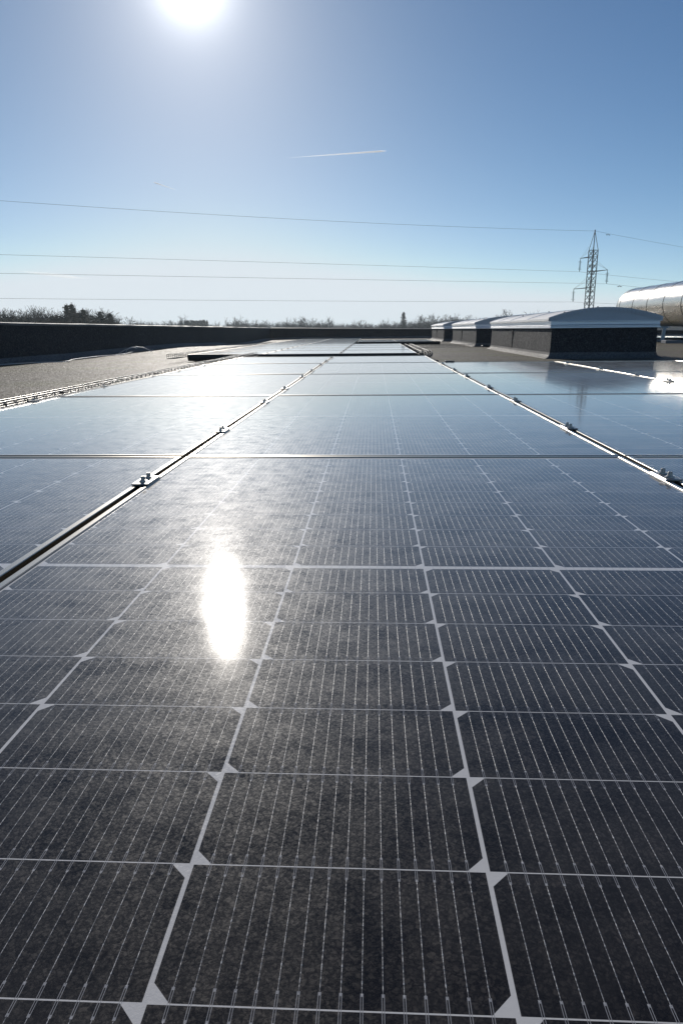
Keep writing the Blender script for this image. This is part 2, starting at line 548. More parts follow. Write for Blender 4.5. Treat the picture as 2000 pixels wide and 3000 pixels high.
# ------------------------------------------------------------------ solar panels
PW, PH = 1.134, 1.722
CPX, CPY = 1.148, 1.734
LIP, GZ = 0.011, -0.0026
def make_panel():
    root = thing('solar_panel', 'x', 'solar panel')
    fr = MB()
    prof = [(0.0, -0.032), (0.0, -0.0012), (0.0009, 0.0), (LIP - 0.0008, 0.0), (LIP, -0.0007), (LIP, -0.005)]
    rings = []
    for o, zz in prof:
        x, y = PW / 2 - o, PH / 2 - o
        rings.append([Vector((-x, -y, zz)), Vector((x, -y, zz)), Vector((x, y, zz)), Vector((-x, y, zz))])
    fr.loft(rings)
    # inner flange at the bottom of the section
    x, y = PW / 2, PH / 2
    fr.loft([[Vector((-x, -y, -0.032)), Vector((x, -y, -0.032)), Vector((x, y, -0.032)), Vector((-x, y, -0.032))],
             [Vector((-x + 0.025, -y + 0.025, -0.0322)), Vector((x - 0.025, -y + 0.025, -0.0322)), Vector((x - 0.025, y - 0.025, -0.0322)), Vector((-x + 0.025, y - 0.025, -0.0322))]])
    fr.build('frame', M['frame'], root)
    la = MB()
    x, y = PW / 2 - LIP + 0.002, PH / 2 - LIP + 0.002
    la.add([(-x, -y, GZ), (x, -y, GZ), (x, y, GZ), (-x, y, GZ)], [(0, 1, 2, 3)])
    la.build('glass', M['laminate'], root)
    b = MB(); b.box((0, 0, GZ - 0.0045), (2 * x - 0.001, 2 * y - 0.001, 0.004))
    b.build('backsheet', M['backsheet'], root)
    return root

COLN = {-2: 'far left', -1: 'left', 0: 'middle', 1: 'right', 2: 'far right', 3: 'outermost right'}
def place_panels():
    proto = make_panel()
    first = [True]
    rnd = random.Random(3)
    def put(x, y, z, label, group):
        if first[0]:
            first[0] = False
            proto.location = (x, y, z); proto['label'] = label; proto['group'] = group
            o = proto
        else:
            o = dup(proto, (x, y, z), 0, label, group)
        o.rotation_euler = (rnd.uniform(-0.0012, 0.0012), rnd.uniform(-0.0012, 0.0012), 0)
    rowd = ['nearest row of the near array', 'second row of the near array', 'third row of the near array', 'fourth row of the near array', 'last row of the near array']
    for r in range(5):
        for c in (-1, 0, 1, 2, 3):
            if c >= 1 and r == 4: continue
            if c == 3 and r != 3: continue
            lab = 'solar panel in the %s column, %s' % (COLN[c], rowd[r])
            if r == 0 and c == 0: lab = 'large solar panel in the foreground with the sun glaring on its glass'
            put(0.001 + c * CPX, 0.003 + r * CPY, 0.0, lab, 'solar panels of the near array')
    for r in range(10):
        for c in (-2, -1, 0):
            if c == 0 and r >= 4: continue
            lab = 'second array solar panel, %s row from the front, %s' % (ORD[r], {-2: 'column beside left tray', -1: 'middle column', 0: 'right column'}[c])
            put(0.001 + c * CPX, A2Y + PH / 2 + r * CPY, A2Z, lab, 'solar panels of the second array')
    for r in range(2):
        for c in (0, 1):
            put(0.02 + c * CPX, A3Y + PH / 2 + r * CPY, A3Z, 'small far array solar panel, %s row, %s one' % (['front', 'back'][r], ['left', 'right'][c]), 'solar panels of the small far array')
    for r in range(4):
        for c in range(4):
            put(7.2 + c * CPX, 22.0 + PH / 2 + r * CPY, -0.02, 'solar panel under the steel duct, %s row, %s from left' % (['front', 'second', 'third', 'back'][r], ['first', 'second', 'third', 'fourth'][c]), 'solar panels under the steel duct')
A2Y, A2Z = 9.5, -0.022
A3Y, A3Z = 19.7, -0.03

def make_clamp(end=False):
    root = thing('panel_clamp', 'x', 'clamp')
    pl = MB()
    if end:
        pl.bevbox((0, 0, 0.0022), (0.024, 0.075, 0.004), 0.0012)
        pl.bevbox((-0.012, 0, -0.016), (0.004, 0.075, 0.034), 0.001)
    else:
        pl.bevbox((0, 0, 0.0022), (0.037, 0.088, 0.004), 0.0012)
        pl.bevbox((0, 0, -0.018), (0.006, 0.08, 0.036), 0.001)
    pl.build('plate', M['clamp'], root)
    for dy in ((0,) if end else (-0.019, 0.019)):
        b = MB()
        def ring(r, z, n=14): return [Vector((r * cos(2 * pi * k / n), dy + r * sin(2 * pi * k / n), z)) for k in range(n)]
        b.loft([ring(0.0098, 0.0043), ring(0.0100, 0.0048), ring(0.0098, 0.0062), ring(0.0066, 0.0066)], cap=False)
        b.loft([ring(0.0066, 0.0064), ring(0.0066, 0.0085), ring(0.0047, 0.0087)], cap=False)
        t = 0.0105 if end else 0.0158
        b.loft([ring(0.0047, 0.0086), ring(0.0047, t), ring(0.0043, t + 0.0005), ring(0.0027, t + 0.0005), ring(0.0025, t - 0.001)], cap=True)
        b.build('bolt', M['bolt'], root)
    return root

def place_clamps():
    mid, endc = make_clamp(), make_clamp(True)
    used = set()
    def put(p, x, y, z, label, group, rz=0.0):
        if p in used:
            dup(p, (x, y, z), rz, label, group)
        else:
            used.add(p); p.location = (x, y, z); p.rotation_euler = (0, 0, rz); p['label'] = label; p['group'] = group
    xl = lambda c: 0.001 + (c - 0.5) * CPX
    ys = [0.55, 1.33, 2.24, 2.98, 3.97, 4.71, 5.68, 6.46, 7.40]
    for i, y in enumerate(ys):
        put(mid, xl(0), y, 0, 'metal clamp with two bolts on the left seam, %s from the camera' % ORD[i], 'clamps on the left seam')
    for i, y in enumerate([0.60, 1.38, 2.26, 3.0, 3.95, 4.72, 5.68]):
        put(mid, xl(1), y, 0, 'metal clamp with two bolts on the right seam, %s from the camera' % ORD[i], 'clamps on the right seam')
    for i, y in enumerate([3.4, 3.95, 4.72, 5.68]):
        put(mid, xl(2), y, 0, 'metal clamp on the seam before the nearest skylight, %s from the camera' % ORD[i], 'clamps on the outer right seam')
    for i, y in enumerate([2.36, 3.25, 4.2, 4.9, 5.8, 6.5, 7.4]):
        put(endc, xl(-1) + 0.004, y, 0, 'narrow end clamp beside the cable tray, %s from the camera' % ORD[i], 'end clamps beside the cable tray')
    for s, (c, n, nm) in enumerate(((-1, 20, 'left'), (0, 20, 'right'))):
        for i in range(14):
            r, k = divmod(i, 2)
            put(mid, xl(c), A2Y + PH / 2 + r * CPY + (-0.45 + 0.9 * k), A2Z, 'tiny clamp on the %s seam of the second array, %s from its front' % (nm, ORD[i]), 'clamps on the second array')
    for i, y in enumerate((A3Y + 0.4, A3Y + 1.3)):
        put(mid, 0.02 + 0.5 * CPX, y, A3Z, 'tiny clamp on the seam of the small far array, %s one' % ('front' if i == 0 else 'back'), 'clamps on the small far array')

place_panels()
place_clamps()

# ------------------------------------------------------------------ mounting rails under the arrays
def make_rails():
    def rail(x0, x1, y, ztop, label, group):
        root = thing('mounting_rail', label, 'rail', ((x0 + x1) / 2, y, ztop), 0, group)
        L = x1 - x0
        a = MB(); a.bevbox((0, 0, -0.022), (L, 0.045, 0.04), 0.002)
        a.build('rail', M['black_metal'], root)
        n = max(2, int(L / 1.1))
        for i in range(n):
            xx = -L / 2 + 0.12 + (L - 0.24) * i / (n - 1)
            b = MB(); b.bevbox((0, 0, 0), (0.16, 0.20, 0.056), 0.008)
            b.build('rubber_pad', M['black_rubber'], root, (xx, 0, -0.070))
    for r in range(5):
        for k, dy in enumerate((-0.45, 0.45)):
            y = r * CPY + dy
            x1 = (2.35 if r == 3 else 1.75) * CPX if r < 4 else 0.6 * CPX
            rail(-1.53 * CPX, x1, y, -0.033, 'black rail under the near array, %s row, %s rail' % (['nearest', 'second', 'third', 'fourth', 'last'][r], ['front', 'rear'][k]), 'rails under the near array')
    for r in range(6):
        for k, dy in enumerate((-0.45, 0.45)):
            rail(-2.53 * CPX, (0.58 if r < 4 else -0.46) * CPX, A2Y + PH / 2 + r * CPY + dy, A2Z - 0.033, 'black rail under the second array, %s row, %s rail' % (ORD[r], ['front', 'rear'][k]), 'rails under the second array')
    # black sheets added to keep the far arrays' shaded front faces dark
    def front_sheet(x0, x1, y, z, label, bolts):
        root = thing('dark_front_sheet', label, 'front_sheet', ((x0 + x1) / 2, y, z))
        L = x1 - x0
        a = MB()
        a.loft([[Vector((x, -0.005, 0.033)), Vector((x, -0.003, 0.033)), Vector((x, -0.003, -0.006)), Vector((x, 0.03, -0.055)), Vector((x, 0.028, -0.058)), Vector((x, -0.005, -0.009))] for x in (-L / 2, L / 2)], cap=True)
        a.build('sheet', M['black_metal'], root)
        if bolts:
            for i in range(bolts):
                b = MB(); b.bevbox((-L / 2 + 0.3 + (L - 0.6) * i / (bolts - 1), 0.006, -0.032), (0.018, 0.012, 0.012), 0.003)
                b.build('bolt', M['zinc'], root)
    front_sheet(-2.5 * CPX, 0.5 * CPX, A2Y, A2Z - 0.036, 'long black sheet with bright bolts under the front edge of the second array', 9)
    front_sheet(-0.45 * CPX, 1.62 * CPX, A3Y, A3Z - 0.036, 'black sheet under the front edge of the small far array', 4)
    front_sheet(7.2 - 0.5 * CPX, 7.2 + 3.5 * CPX, 22.0, -0.056, 'black sheet under the front edge of the panels below the duct', 4)
make_rails()

# ------------------------------------------------------------------ wire mesh cable trays
def tray(p0, p1, wd, ht, z, label, step=0.1, wr=0.0028, closed_end=False):
    p0, p1 = Vector((*p0, z)), Vector((*p1, z))
    L = (p1 - p0).length
    ang = atan2(p1.y - p0.y, p1.x - p0.x)
    root = thing('cable_tray', label, 'cable tray', p0, ang)
    lw, cw = MB(), MB()
    for yy, zz in ((-wd / 2, ht), (wd / 2, ht), (-wd / 2, 0), (wd / 2, 0), (0, 0), (-wd / 2, ht * 0.6), (wd / 2, ht * 0.6)):
        n = max(2, int(L / 0.6))
        rnd = random.Random(int(yy * 1000 + zz * 77))
        lw.tube([(L * i / n, yy + rnd.uniform(-.002, .002), zz + rnd.uniform(-.002, .002)) for i in range(n + 1)], wr * (1.25 if zz == ht else 1), 6)
    path = []
    for i in range(int(L / step) + 1):                  # one wire bent to and fro across the tray
        x = min(L, i * step + 0.01)
        u = [(x, -wd / 2 - wr, ht - .002), (x, -wd / 2 - wr, 0.004), (x, -wd / 2 + .004, -wr), (x, wd / 2 - .004, -wr), (x, wd / 2 + wr, 0.004), (x, wd / 2 + wr, ht - .002)]
        path += u if i % 2 == 0 else u[::-1]
    cw.tube(path, wr, 5)
    lw.build('long_wires', M['zinc'], root)
    cw.build('cross_wires', M['zinc_dull'], root)
    return root
def cable(pts, rad, mat, label, group=None, name='cable'):
    o = MB()
    pts = [Vector(p) for p in pts]
    # Catmull-Rom smoothing
    out = []
    for i in range(len(pts) - 1):
        a, b, c, d = pts[max(i - 1, 0)], pts[i], pts[i + 1], pts[min(i + 2, len(pts) - 1)]
        for k in range(5):
            t = k / 5
            out.append(0.5 * ((2 * b) + (c - a) * t + (2 * a - 5 * b + 4 * c - d) * t * t + (3 * b - a - 3 * c + d) * t ** 3))
    out.append(pts[-1])
    base = out[0].copy()
    o.tube([p - base for p in out], rad, 6)
    ob = o.build(name, mat, None, base)
    return tag(ob, label, 'cable', group)

def make_trays():
    z = M['zinc_dull'] = Mat('dull_zinc', metal=0.8, rough=0.5)
    n = z.noise(z.coord(), 60.0, 3.0)
    z.set('color', z.mix(n, (0.10, 0.10, 0.095), (0.26, 0.25, 0.24)))
    tray((-1.805, -0.6), (-1.805, 9.3), 0.055, 0.058, -0.045, 'wire mesh cable tray along the left edge of the near array')
    tray((-2.98, 9.0), (-2.98, 19.5), 0.11, 0.058, -0.062, 'wire mesh cable tray along the left edge of the second array')
    tray((0.72, 9.45), (0.72, 15.6), 0.14, 0.058, -0.07, 'wire mesh cable tray full of cables right of the second array')
    tray((0.9, 16.2), (2.52, 16.2), 0.14, 0.06, -0.11, 'low cable tray crossing the roof towards the middle skylight')
    rnd = random.Random(9)
    for k in range(3):
        pts = []
        y = -0.6
        while y < 9.2:
            pts.append((-1.805 + (k - 1) * 0.014 + rnd.uniform(-.005, .005), y, -0.034 + rnd.uniform(-.003, .004)))
            y += 0.35
        cable(pts, 0.0055, M['cable'], ['black cable lying on the array side of the near tray', 'black cable in the middle of the near tray', 'black cable lying on the roof side of the near tray'][k], 'cables in the near tray')
    for k in range(4):
        pts = [(0.60 + k * 0.03, 9.1, -0.10), (0.66 + k * 0.035, 9.22, -0.06 + 0.012 * k), (0.67 + k * 0.03, 9.5, -0.02 + 0.010 * k)]
        y = 10.0
        while y < 15.6:
            pts.append((0.67 + k * 0.03 + rnd.uniform(-.008, .008), y, -0.05 + 0.010 * k + rnd.uniform(-.006, .006)))
            y += 0.5
        cable(pts, 0.012 if k % 2 else 0.010, M['grey_conduit'] if k % 2 else M['cable'],
              ['black cable nearest the panels in the tray right of the second array', 'grey conduit left in the tray right of the second array',
               'black cable right of centre in the tray beside the second array', 'grey conduit arching over the outer side of the right tray'][k], 'cables beside the second array')
    # junction boxes in the near tray
    for k, y in enumerate((1.75, 2.9, 3.5, 4.6)):
        b = MB(); b.bevbox((0, 0, 0), (0.03, 0.05, 0.034), 0.004); b.tube([(0, -0.03, -.004), (0, -0.09, -.012)], 0.005, 6)
        tag(b.build('cable_connector', M['black_rubber'], None, (-1.795 - 0.015 * (k % 2), y, -0.018)), 'small black cable connector in the near tray, %s from the camera' % ORD[k], 'connector', 'connectors in the near tray')
    # end of the rail sticking out past the last row
    b = MB(); b.bevbox((0, 0, 0), (0.09, 0.06, 0.03), 0.003)
    tag(b.build('rail_end', M['black_metal'], None, (0.69, 6.15, -0.005)), 'black rail end sticking out at the corner of the near array', 'rail end')

    # loose lightning-protection wire along the foot of the left wall
    px = [(-5.42, 6.2), (-5.35, 8.2), (-5.05, 9.1), (-4.75, 9.5), (-5.0, 10.4), (-5.1, 11.6), (-4.95, 12.4), (-5.2, 13.8)]
    cable([(x, y, roof_z(x, y) + 0.025) for x, y in px], 0.008, M['pale_cable'], 'pale loose cable winding along the foot of the left wall', None, 'loose_cable')
    c = [(-5.20, 12.95, roof_z(-5.2, 13) + 0.015), (-5.12, 13.0, -0.06), (-5.03, 13.0, -0.02), (-4.93, 13.05, 0.005), (-4.86, 13.1, -0.01)]
    cable(c, 0.008, M['pale_cable'], 'pale cable end standing up off the roof by the left wall', None, 'loose_cable')
    c = [(-5.10, 13.55, 0.01), (-4.97, 13.6, 0.0), (-4.87, 13.6, -0.02), (-4.78, 13.6, -0.06), (-4.73, 13.6, -0.08), (-4.70, 13.62, -0.05)]
    cable([(-5.25, 13.5, roof_z(-5.2, 13.5) + 0.01), (-5.2, 13.5, -0.04)] + c, 0.009, M['pale_cable'], 'pale cable arching over the roof, right of the standing cable end', None, 'loose_cable')
make_trays()

# ------------------------------------------------------------------ barrel vault skylights
def skylight(x0, x1, y0, y1, label):
    W, L = x1 - x0, y1 - y0
    root = thing('skylight', label, 'skylight', ((x0 + x1) / 2, y0, 0), 0, 'barrel skylights on the roof')
    zb, zt = -0.16, 0.325
    up = MB()
    def ring(z, o):
        return [Vector((-W / 2 + o, o, z)), Vector((W / 2 - o, o, z)), Vector((W / 2 - o, L - o, z)), Vector((-W / 2 + o, L - o, z))]
    up.loft([ring(zb + 0.0, 0.0), ring(zb + 0.12, 0.0), ring(zt, 0.012)], cap=True)
    for yy in (L * 0.55,):
        up.box((-W / 2 - 0.002, yy, 0.09), (0.008, 0.05, 0.42))
        up.box((-W / 2 - 0.004, yy - 0.03, 0.235), (0.02, 0.035, 0.03))
    up.build('upstand', M['upstand'], root)
    fl = MB()
    rings = []
    for h, o in ((0.12, 0.003), (0.085, 0.012), (0.055, 0.035), (0.04, 0.065), (0.02, 0.09)):
        x, a, b = W / 2 + o, -o, L + o
        rings.append([Vector((-x, a, zb + h)), Vector((x, a, zb + h)), Vector((x, b, zb + h)), Vector((-x, b, zb + h))])
    fl.loft(rings)
    fl.build('fillet', M['fillet'], root)
    # aluminium kerb with a horizontal bead
    ke = MB()
    prof = [(0.0, 0.310), (-0.022, 0.313), (-0.022, 0.332), (-0.012, 0.337), (-0.012, 0.350), (-0.026, 0.355), (-0.012, 0.361), (-0.012, 0.402), (-0.03, 0.406), (-0.03, 0.414), (0.05, 0.418)]
    ke.loft([ring(z, o) for o, z in prof])
    ke.build('kerb', M['alu'], root)
    # vault with ribs
    sag, n, z0 = 0.142, 28, 0.452
    hw = W / 2 + 0.045
    Rr = (hw * hw + sag * sag) / (2 * sag)
    def arc(y, off=0.0, hw2=hw):
        o = []
        a0 = math.asin(min(1, hw2 / Rr))
        for k in range(n + 1):
            a = -a0 + 2 * a0 * k / n
            o.append(Vector(((Rr + off) * sin(a), y, z0 + sag - Rr + (Rr + off) * cos(a))))
        return o
    seg = [0.0, L * 0.55, L]
    va, ri, gb, sc = MB(), MB(), MB(), MB()
    for a, b in zip(seg, seg[1:]):
        m = 6
        rows = [arc(a + 0.006 + (b - a - 0.012) * i / m) for i in range(m + 1)]
        va.loft(rows, closed=False, smooth=True)
        # drip edge along both eaves
        for s in (0, -1):
            sx = -1 if s == 0 else 1
            va.loft([[r[s], r[s] + Vector((sx * 0.006, 0, -0.032)), r[s] + Vector((-sx * 0.01, 0, -0.038))] for r in rows], closed=False)
    va.build('vault', M['vault'], root)
    for yy in seg[:-1] + [L] + [L * 0.27, L * 0.78]:
        wdt = 0.06 if yy in (0.0, L) else 0.035
        yy2 = min(max(yy, wdt / 2 - 0.02), L - wdt / 2 + 0.02)
        ri = MB(); ri.loft([arc(yy2 - wdt / 2, 0.004), arc(yy2 - wdt / 2, 0.012), arc(yy2 + wdt / 2, 0.012), arc(yy2 + wdt / 2, 0.004)], closed=False)
        ri.build('rib', M['alu'], root)
    # gable ends with the folded, notched edge strip
    for yy, sg in ((-0.012, -1), (L + 0.012, 1)):
        a = arc(yy); gb = MB()
        gb.add(a + [Vector((p.x, yy, z0 - 0.040)) for p in a], [(k, k + 1, n + 2 + k, n + 1 + k) for k in range(n)])
        o1, o2 = arc(yy + sg * 0.012, 0.014), arc(yy + sg * 0.012, -0.048)
        m1 = arc(yy - sg * 0.02, 0.016)
        for k in range(n):
            if k % 2 == 0:
                pass
            e = 0.10
            p, q = o1[k], o1[k + 1]
            r, t = o2[k], o2[k + 1]
            gb.add([p.lerp(q, e * .3), q.lerp(p, e * .3), t.lerp(r, e), r.lerp(t, e)], [(0, 1, 2, 3)])
        gb.loft([m1, o1], closed=False)
        gb.build('gable', M['alu_gable'], root)
    def screw(p, d):
        q = MB(); q.bevbox((0, 0, 0), d, 0.003)
        q.build('screw', M['black_metal'], root, p)
    for i in range(10):
        yy = 0.25 + (L - 0.5) * i / 9
        screw((-W / 2 + 0.011, yy, 0.384), (0.012, 0.016, 0.020))
    for k in (4, 12, 20, 26):
        for yy in (0.02, L * 0.55):
            screw(arc(yy, 0.018)[k], (0.022, 0.022, 0.016))
    return root
def make_skylights():
    m = M['alu_gable'] = Mat('gable_sheet', metal=0.7, rough=0.5)
    n = m.noise(m.vscale(m.coord(), (3, 3, 14)), 1.0, 4.0, 0.6)
    m.set('color', m.mix(n, (0.42, 0.43, 0.45), (0.54, 0.55, 0.57)))
    skylight(2.56, 4.12, 9.72, 15.05, 'nearest barrel skylight, its dark end wall facing the camera')
    skylight(2.50, 4.10, 17.0, 22.3, 'middle barrel skylight, partly hidden behind the nearest one')
    skylight(2.46, 4.06, 24.8, 30.1, 'farthest and smallest barrel skylight in the row')
    b = MB()
    b.loft([[Vector((r * cos(2 * pi * k / 14), r * sin(2 * pi * k / 14), z)) for k in range(14)] for r, z in ((0.11, 0), (0.10, 0.03), (0.06, 0.055), (0.02, 0.06))], cap=True, smooth=True)
    tag(b.build('roof_drain', M['black_metal'], None, (2.68, 16.6, ROOF_Z)), 'small dark drain cap in front of the middle skylight', 'drain')
make_skylights()

# ------------------------------------------------------------------ steel duct
def make_duct():
    ax, az, rad = 8.40, 0.92, 0.60
    y0, y1 = 12.0, 22.4
    root = thing('steel_duct', 'large shiny steel duct running beside the skylights', 'duct', (ax, y0, az))
    n = 56
    def circ(c, d, r):
        d = d.normalized(); x = d.cross(Vector((0, 0, 1))).normalized(); y = Vector((0, 0, 1))
        return [c + (x * cos(2 * pi * k / n) + y * sin(2 * pi * k / n)) * r for k in range(n)]
    sh, se, el, st = MB(), MB(), MB(), MB()
    L = y1 - y0
    sh.loft([circ(Vector((0, L * i / 12, 0)), Vector((0, 1, 0)), rad) for i in range(13)], smooth=True)
    seams = []
    yy = L
    while yy > 0.1:
        seams.append((Vector((0, yy, 0)), Vector((0, 1, 0)))); yy -= 1.15
    # mitred elbow turning away to the right
    br = 0.95
    rings = []
    K = 5
    for k in range(K + 1):
        a = (pi / 2) * k / K
        c = Vector((br - br * cos(a), L + br * sin(a), 0)); d = Vector((sin(a), cos(a), 0))
        rings.append(circ(c, d, rad))
        if k: seams.append((c, d))
    rings.append([p + Vector((6.0, 0, 0)) for p in rings[-1]])
    el.loft(rings, smooth=True)
    for c, d in seams:
        r1, r2 = rad + 0.002, rad + 0.007
        se = MB(); se.loft([circ(c - d * 0.009, d, r1), circ(c - d * 0.006, d, r2), circ(c + d * 0.006, d, r2), circ(c + d * 0.009, d, r1)])
        se.build('seam', M['seam'], root)
    cap = MB(); cap.add(circ(Vector((0, 0, 0)), Vector((0, 1, 0)), rad), [list(range(n))])
    sh.build('shell', M['duct'], root); el.build('elbow', M['duct'], root); cap.build('end_cap', M['duct'], root)
    # perforated steel supports
    for i, y in enumerate((13.6, 21.1)):
        s = thing('duct_support', 'perforated steel support legs on pads under the duct, %s pair' % ('nearer' if i == 0 else 'farther'), 'support', (ax, y, 0), 0, 'supports under the duct')
        for sx in (-1, 1):
            lg = MB()
            a, b = Vector((sx * 0.40, 0, 0.52)), Vector((sx * 0.36, 0, -0.08))
            lg.bar(a + Vector((0, -.02, 0)), b + Vector((0, -.02, 0)), 0.09, 0.006)
            for k in range(9):
                p = a.lerp(b, (k + 0.5) / 9)
                lg.bar(p + Vector((-.045, 0, 0)), p + Vector((.045, 0, .0)), 0.012, 0.02)
            lg.bar(a + Vector((-.045, 0, 0)), b + Vector((-.045, 0, 0)), 0.006, 0.04)
            lg.bar(a + Vector((.045, 0, 0)), b + Vector((.045, 0, 0)), 0.006, 0.04)
            lg.build('leg', M['galv'], s)
            pd = MB(); pd.bevbox((sx * 0.38, 0, -0.10), (0.42, 0.40, 0.06), 0.01)
            pd.build('foot_pad', M['concrete'], s)
        cb = MB(); cb.bevbox((0, 0, 0.30), (1.0, 0.06, 0.05), 0.004)
        cb.build('cross_beam', M['galv'], s)
    for i, (x, y) in enumerate(((7.35, 19.4), (8.2, 19.0))):
        b = MB(); b.bevbox((0, 0, 0), (0.5, 0.35, 0.09), 0.012)
        tag(b.build('ballast_block', M['concrete'], None, (x, y, ROOF_Z + 0.04)), 'grey concrete ballast block on the roof under the duct, %s one' % ('left' if i == 0 else 'right'), 'block', 'blocks under the duct')
make_duct()

# ------------------------------------------------------------------ power line
def make_pylon():
    D, AZ = 100.0, R(16.53)
    px, py = CAM.x + D * sin(AZ), CAM.y + D * cos(AZ)
    ld = Vector((-0.906, -0.423, 0)); pdv = Vector((0.423, -0.906, 0))
    ang = atan2(ld.y, ld.x)
    H = lambda el: CAM.z + D * tan(R(el))
    ztop, zcage = H(6.84), H(5.52)
    root = thing('pylon', 'slim dark lattice pylon with three short arms', 'pylon', (px, py, 0))
    s = 0.40
    cor = [ld * a * s + pdv * b * s for a, b in ((1, 1), (1, -1), (-1, -1), (-1, 1))]
    lat = MB()
    for c in cor:
        lat.bar(c + Vector((0, 0, -8)), c + Vector((0, 0, zcage)), 0.085, 0.085)
        lat.bar(c + Vector((0, 0, zcage)), Vector((0, 0, ztop)), 0.055, 0.055)
    z, st = zcage, 0.78
    while z - st > -8:
        for k in range(4):
            a, b = cor[k], cor[(k + 1) % 4]
            lat.bar(a + Vector((0, 0, z)), b + Vector((0, 0, z - st)), 0.042, 0.042)
            lat.bar(b + Vector((0, 0, z)), a + Vector((0, 0, z - st)), 0.042, 0.042)
        z -= st
    for zz in (zcage, H(4.42), H(3.3), H(2.6), H(1.2)):
        for k in range(4):
            lat.bar(cor[k] + Vector((0, 0, zz)), cor[(k + 1) % 4] + Vector((0, 0, zz)), 0.04, 0.04)
    lat.tube([(0, 0, ztop - 0.4), (0, 0, ztop + 0.15)], 0.07, 6)
    lat.build('tower', M['lattice'], root)
    arms = [(-2.35, H(5.07), 'left'), (2.85, H(4.02), 'right'), (-3.2, H(2.88), 'left')]
    tips = []
    for L, z, nm in arms:
        sg = 1 if L > 0 else -1
        a = MB()
        t = pdv * L + Vector((0, 0, z))
        for q in (1, -1):
            b0 = ld * s * q - pdv * s * sg + Vector((0, 0, z)); b1 = ld * s * q + pdv * s * sg + Vector((0, 0, z))
            a.bar(b0, b1, 0.06, 0.06); a.bar(b1, t, 0.06, 0.06)
            a.tube([b1 + Vector((0, 0, 1.25)), t], 0.012, 4)
        a.build('arm', M['lattice'], root)
        ins = MB()
        prof = []
        for k in range(8):
            zz = -0.38 - k * 0.15
            prof += [(0.03, zz + 0.05), (0.14, zz), (0.14, zz - 0.02), (0.03, zz - 0.04)]
        ins.loft([[t + Vector((r * cos(2 * pi * k / 10), r * sin(2 * pi * k / 10), zz)) for k in range(10)] for r, zz in prof], smooth=False)
        ins.build('insulator', M['insulator'], root)
        fit = MB()
        fit.tube([t, t + Vector((0, 0, -1.68))], 0.035, 5)
        for q in (1, -1):
            fit.tube([t + Vector((0, 0, -0.3)), t + ld * q * 0.28 + Vector((0, 0, -0.5))], 0.014, 4)
            fit.tube([t + Vector((0, 0, -1.5)), t + ld * q * 0.28 + Vector((0, 0, -1.3))], 0.014, 4)
        fit.build('fitting', M['lattice'], root)
        tips.append(t + Vector((0, 0, -1.68)))
    # wires: (start, heights given as elevation angles at azimuths to the left / right)
    base = Vector((px, py, 0))
    starts = [Vector((0, 0, ztop))] + tips
    el_l = [[(-2.56, 8.05), (-15.59, 8.71), (-27.33, 8.89)], [(-7.97, 5.15), (-27.77, 5.38)], [(-8.01, 3.98), (-27.93, 4.12)], [(-12.43, 2.32), (-28.15, 2.4)]]
    el_r = [(22.54, 5.44), (22.8, 3.07), (21.42, 2.62), (18.6, 1.66)]
    names = ['thin topmost power line, running from the pylon peak', 'upper left conductor hanging from the highest arm', 'conductor hanging from the right arm', 'lowest conductor hanging from the lower left arm']
    for st, ll, rr, nm in zip(starts, el_l, el_r, names):
        p = base + st
        def at_az(az):
            # point of the plan line p + t*ld at this azimuth from the camera
            sa, ca = sin(R(az)), cos(R(az))
            dx, dy = p.x - CAM.x, p.y - CAM.y
            t = (dx * ca - dy * sa) / (ld.y * sa - ld.x * ca)
            return t, hypot(dx + ld.x * t, dy + ld.y * t)
        fit = [(0.0, p.z)]
        for az, el in ll:
            t, r = at_az(az); fit.append((t, CAM.z + r * tan(R(el))))
        # least squares z = z0 + a t + b t^2 through the start
        s11 = s12 = s22 = y1 = y2 = 0.0
        for t, zz in fit[1:]:
            d = zz - p.z
            s11 += t * t; s12 += t ** 3; s22 += t ** 4; y1 += d * t; y2 += d * t * t
        det = s11 * s22 - s12 * s12
        a, b = (y1 * s22 - y2 * s12) / det, (s11 * y2 - s12 * y1) / det
        wire = MB()
        T = 95.0
        wire.tube([ld * (T * i / 40) + Vector((0, 0, a * (T * i / 40) + b * (T * i / 40) ** 2)) for i in range(41)], 0.013, 5)
        t, r = at_az(rr[0]); zr = CAM.z + r * tan(R(rr[1])) - p.z
        t = -t; bb = 0.0006; aa = (zr - bb * t * t) / t
        wire.tube([-ld * (90.0 * i / 30) + Vector((0, 0, aa * (90.0 * i / 30) + bb * (90.0 * i / 30) ** 2)) for i in range(31)], 0.013, 5)
        root2 = thing('power_line', nm, 'power line', p, 0, 'power lines on the pylon')
        wire.build('wire', M['conductor'], root2)
        dm = MB(); q = -ld * 2.2 + Vector((0, 0, aa * 2.2))
        for e in (-0.22, 0.22):
            dm.tube([q + ld * (e - 0.07) + Vector((0, 0, -0.16)), q + ld * (e + 0.07) + Vector((0, 0, -0.16))], 0.055, 6)
        dm.tube([q - ld * 0.25 + Vector((0, 0, -0.16)), q + Vector((0, 0, -0.13)), q + ld * 0.25 + Vector((0, 0, -0.16))], 0.014, 4)
        dm.tube([q, q + Vector((0, 0, -0.14))], 0.03, 4)
        dm.build('vibration_damper', M['lattice'], root2)
make_pylon()

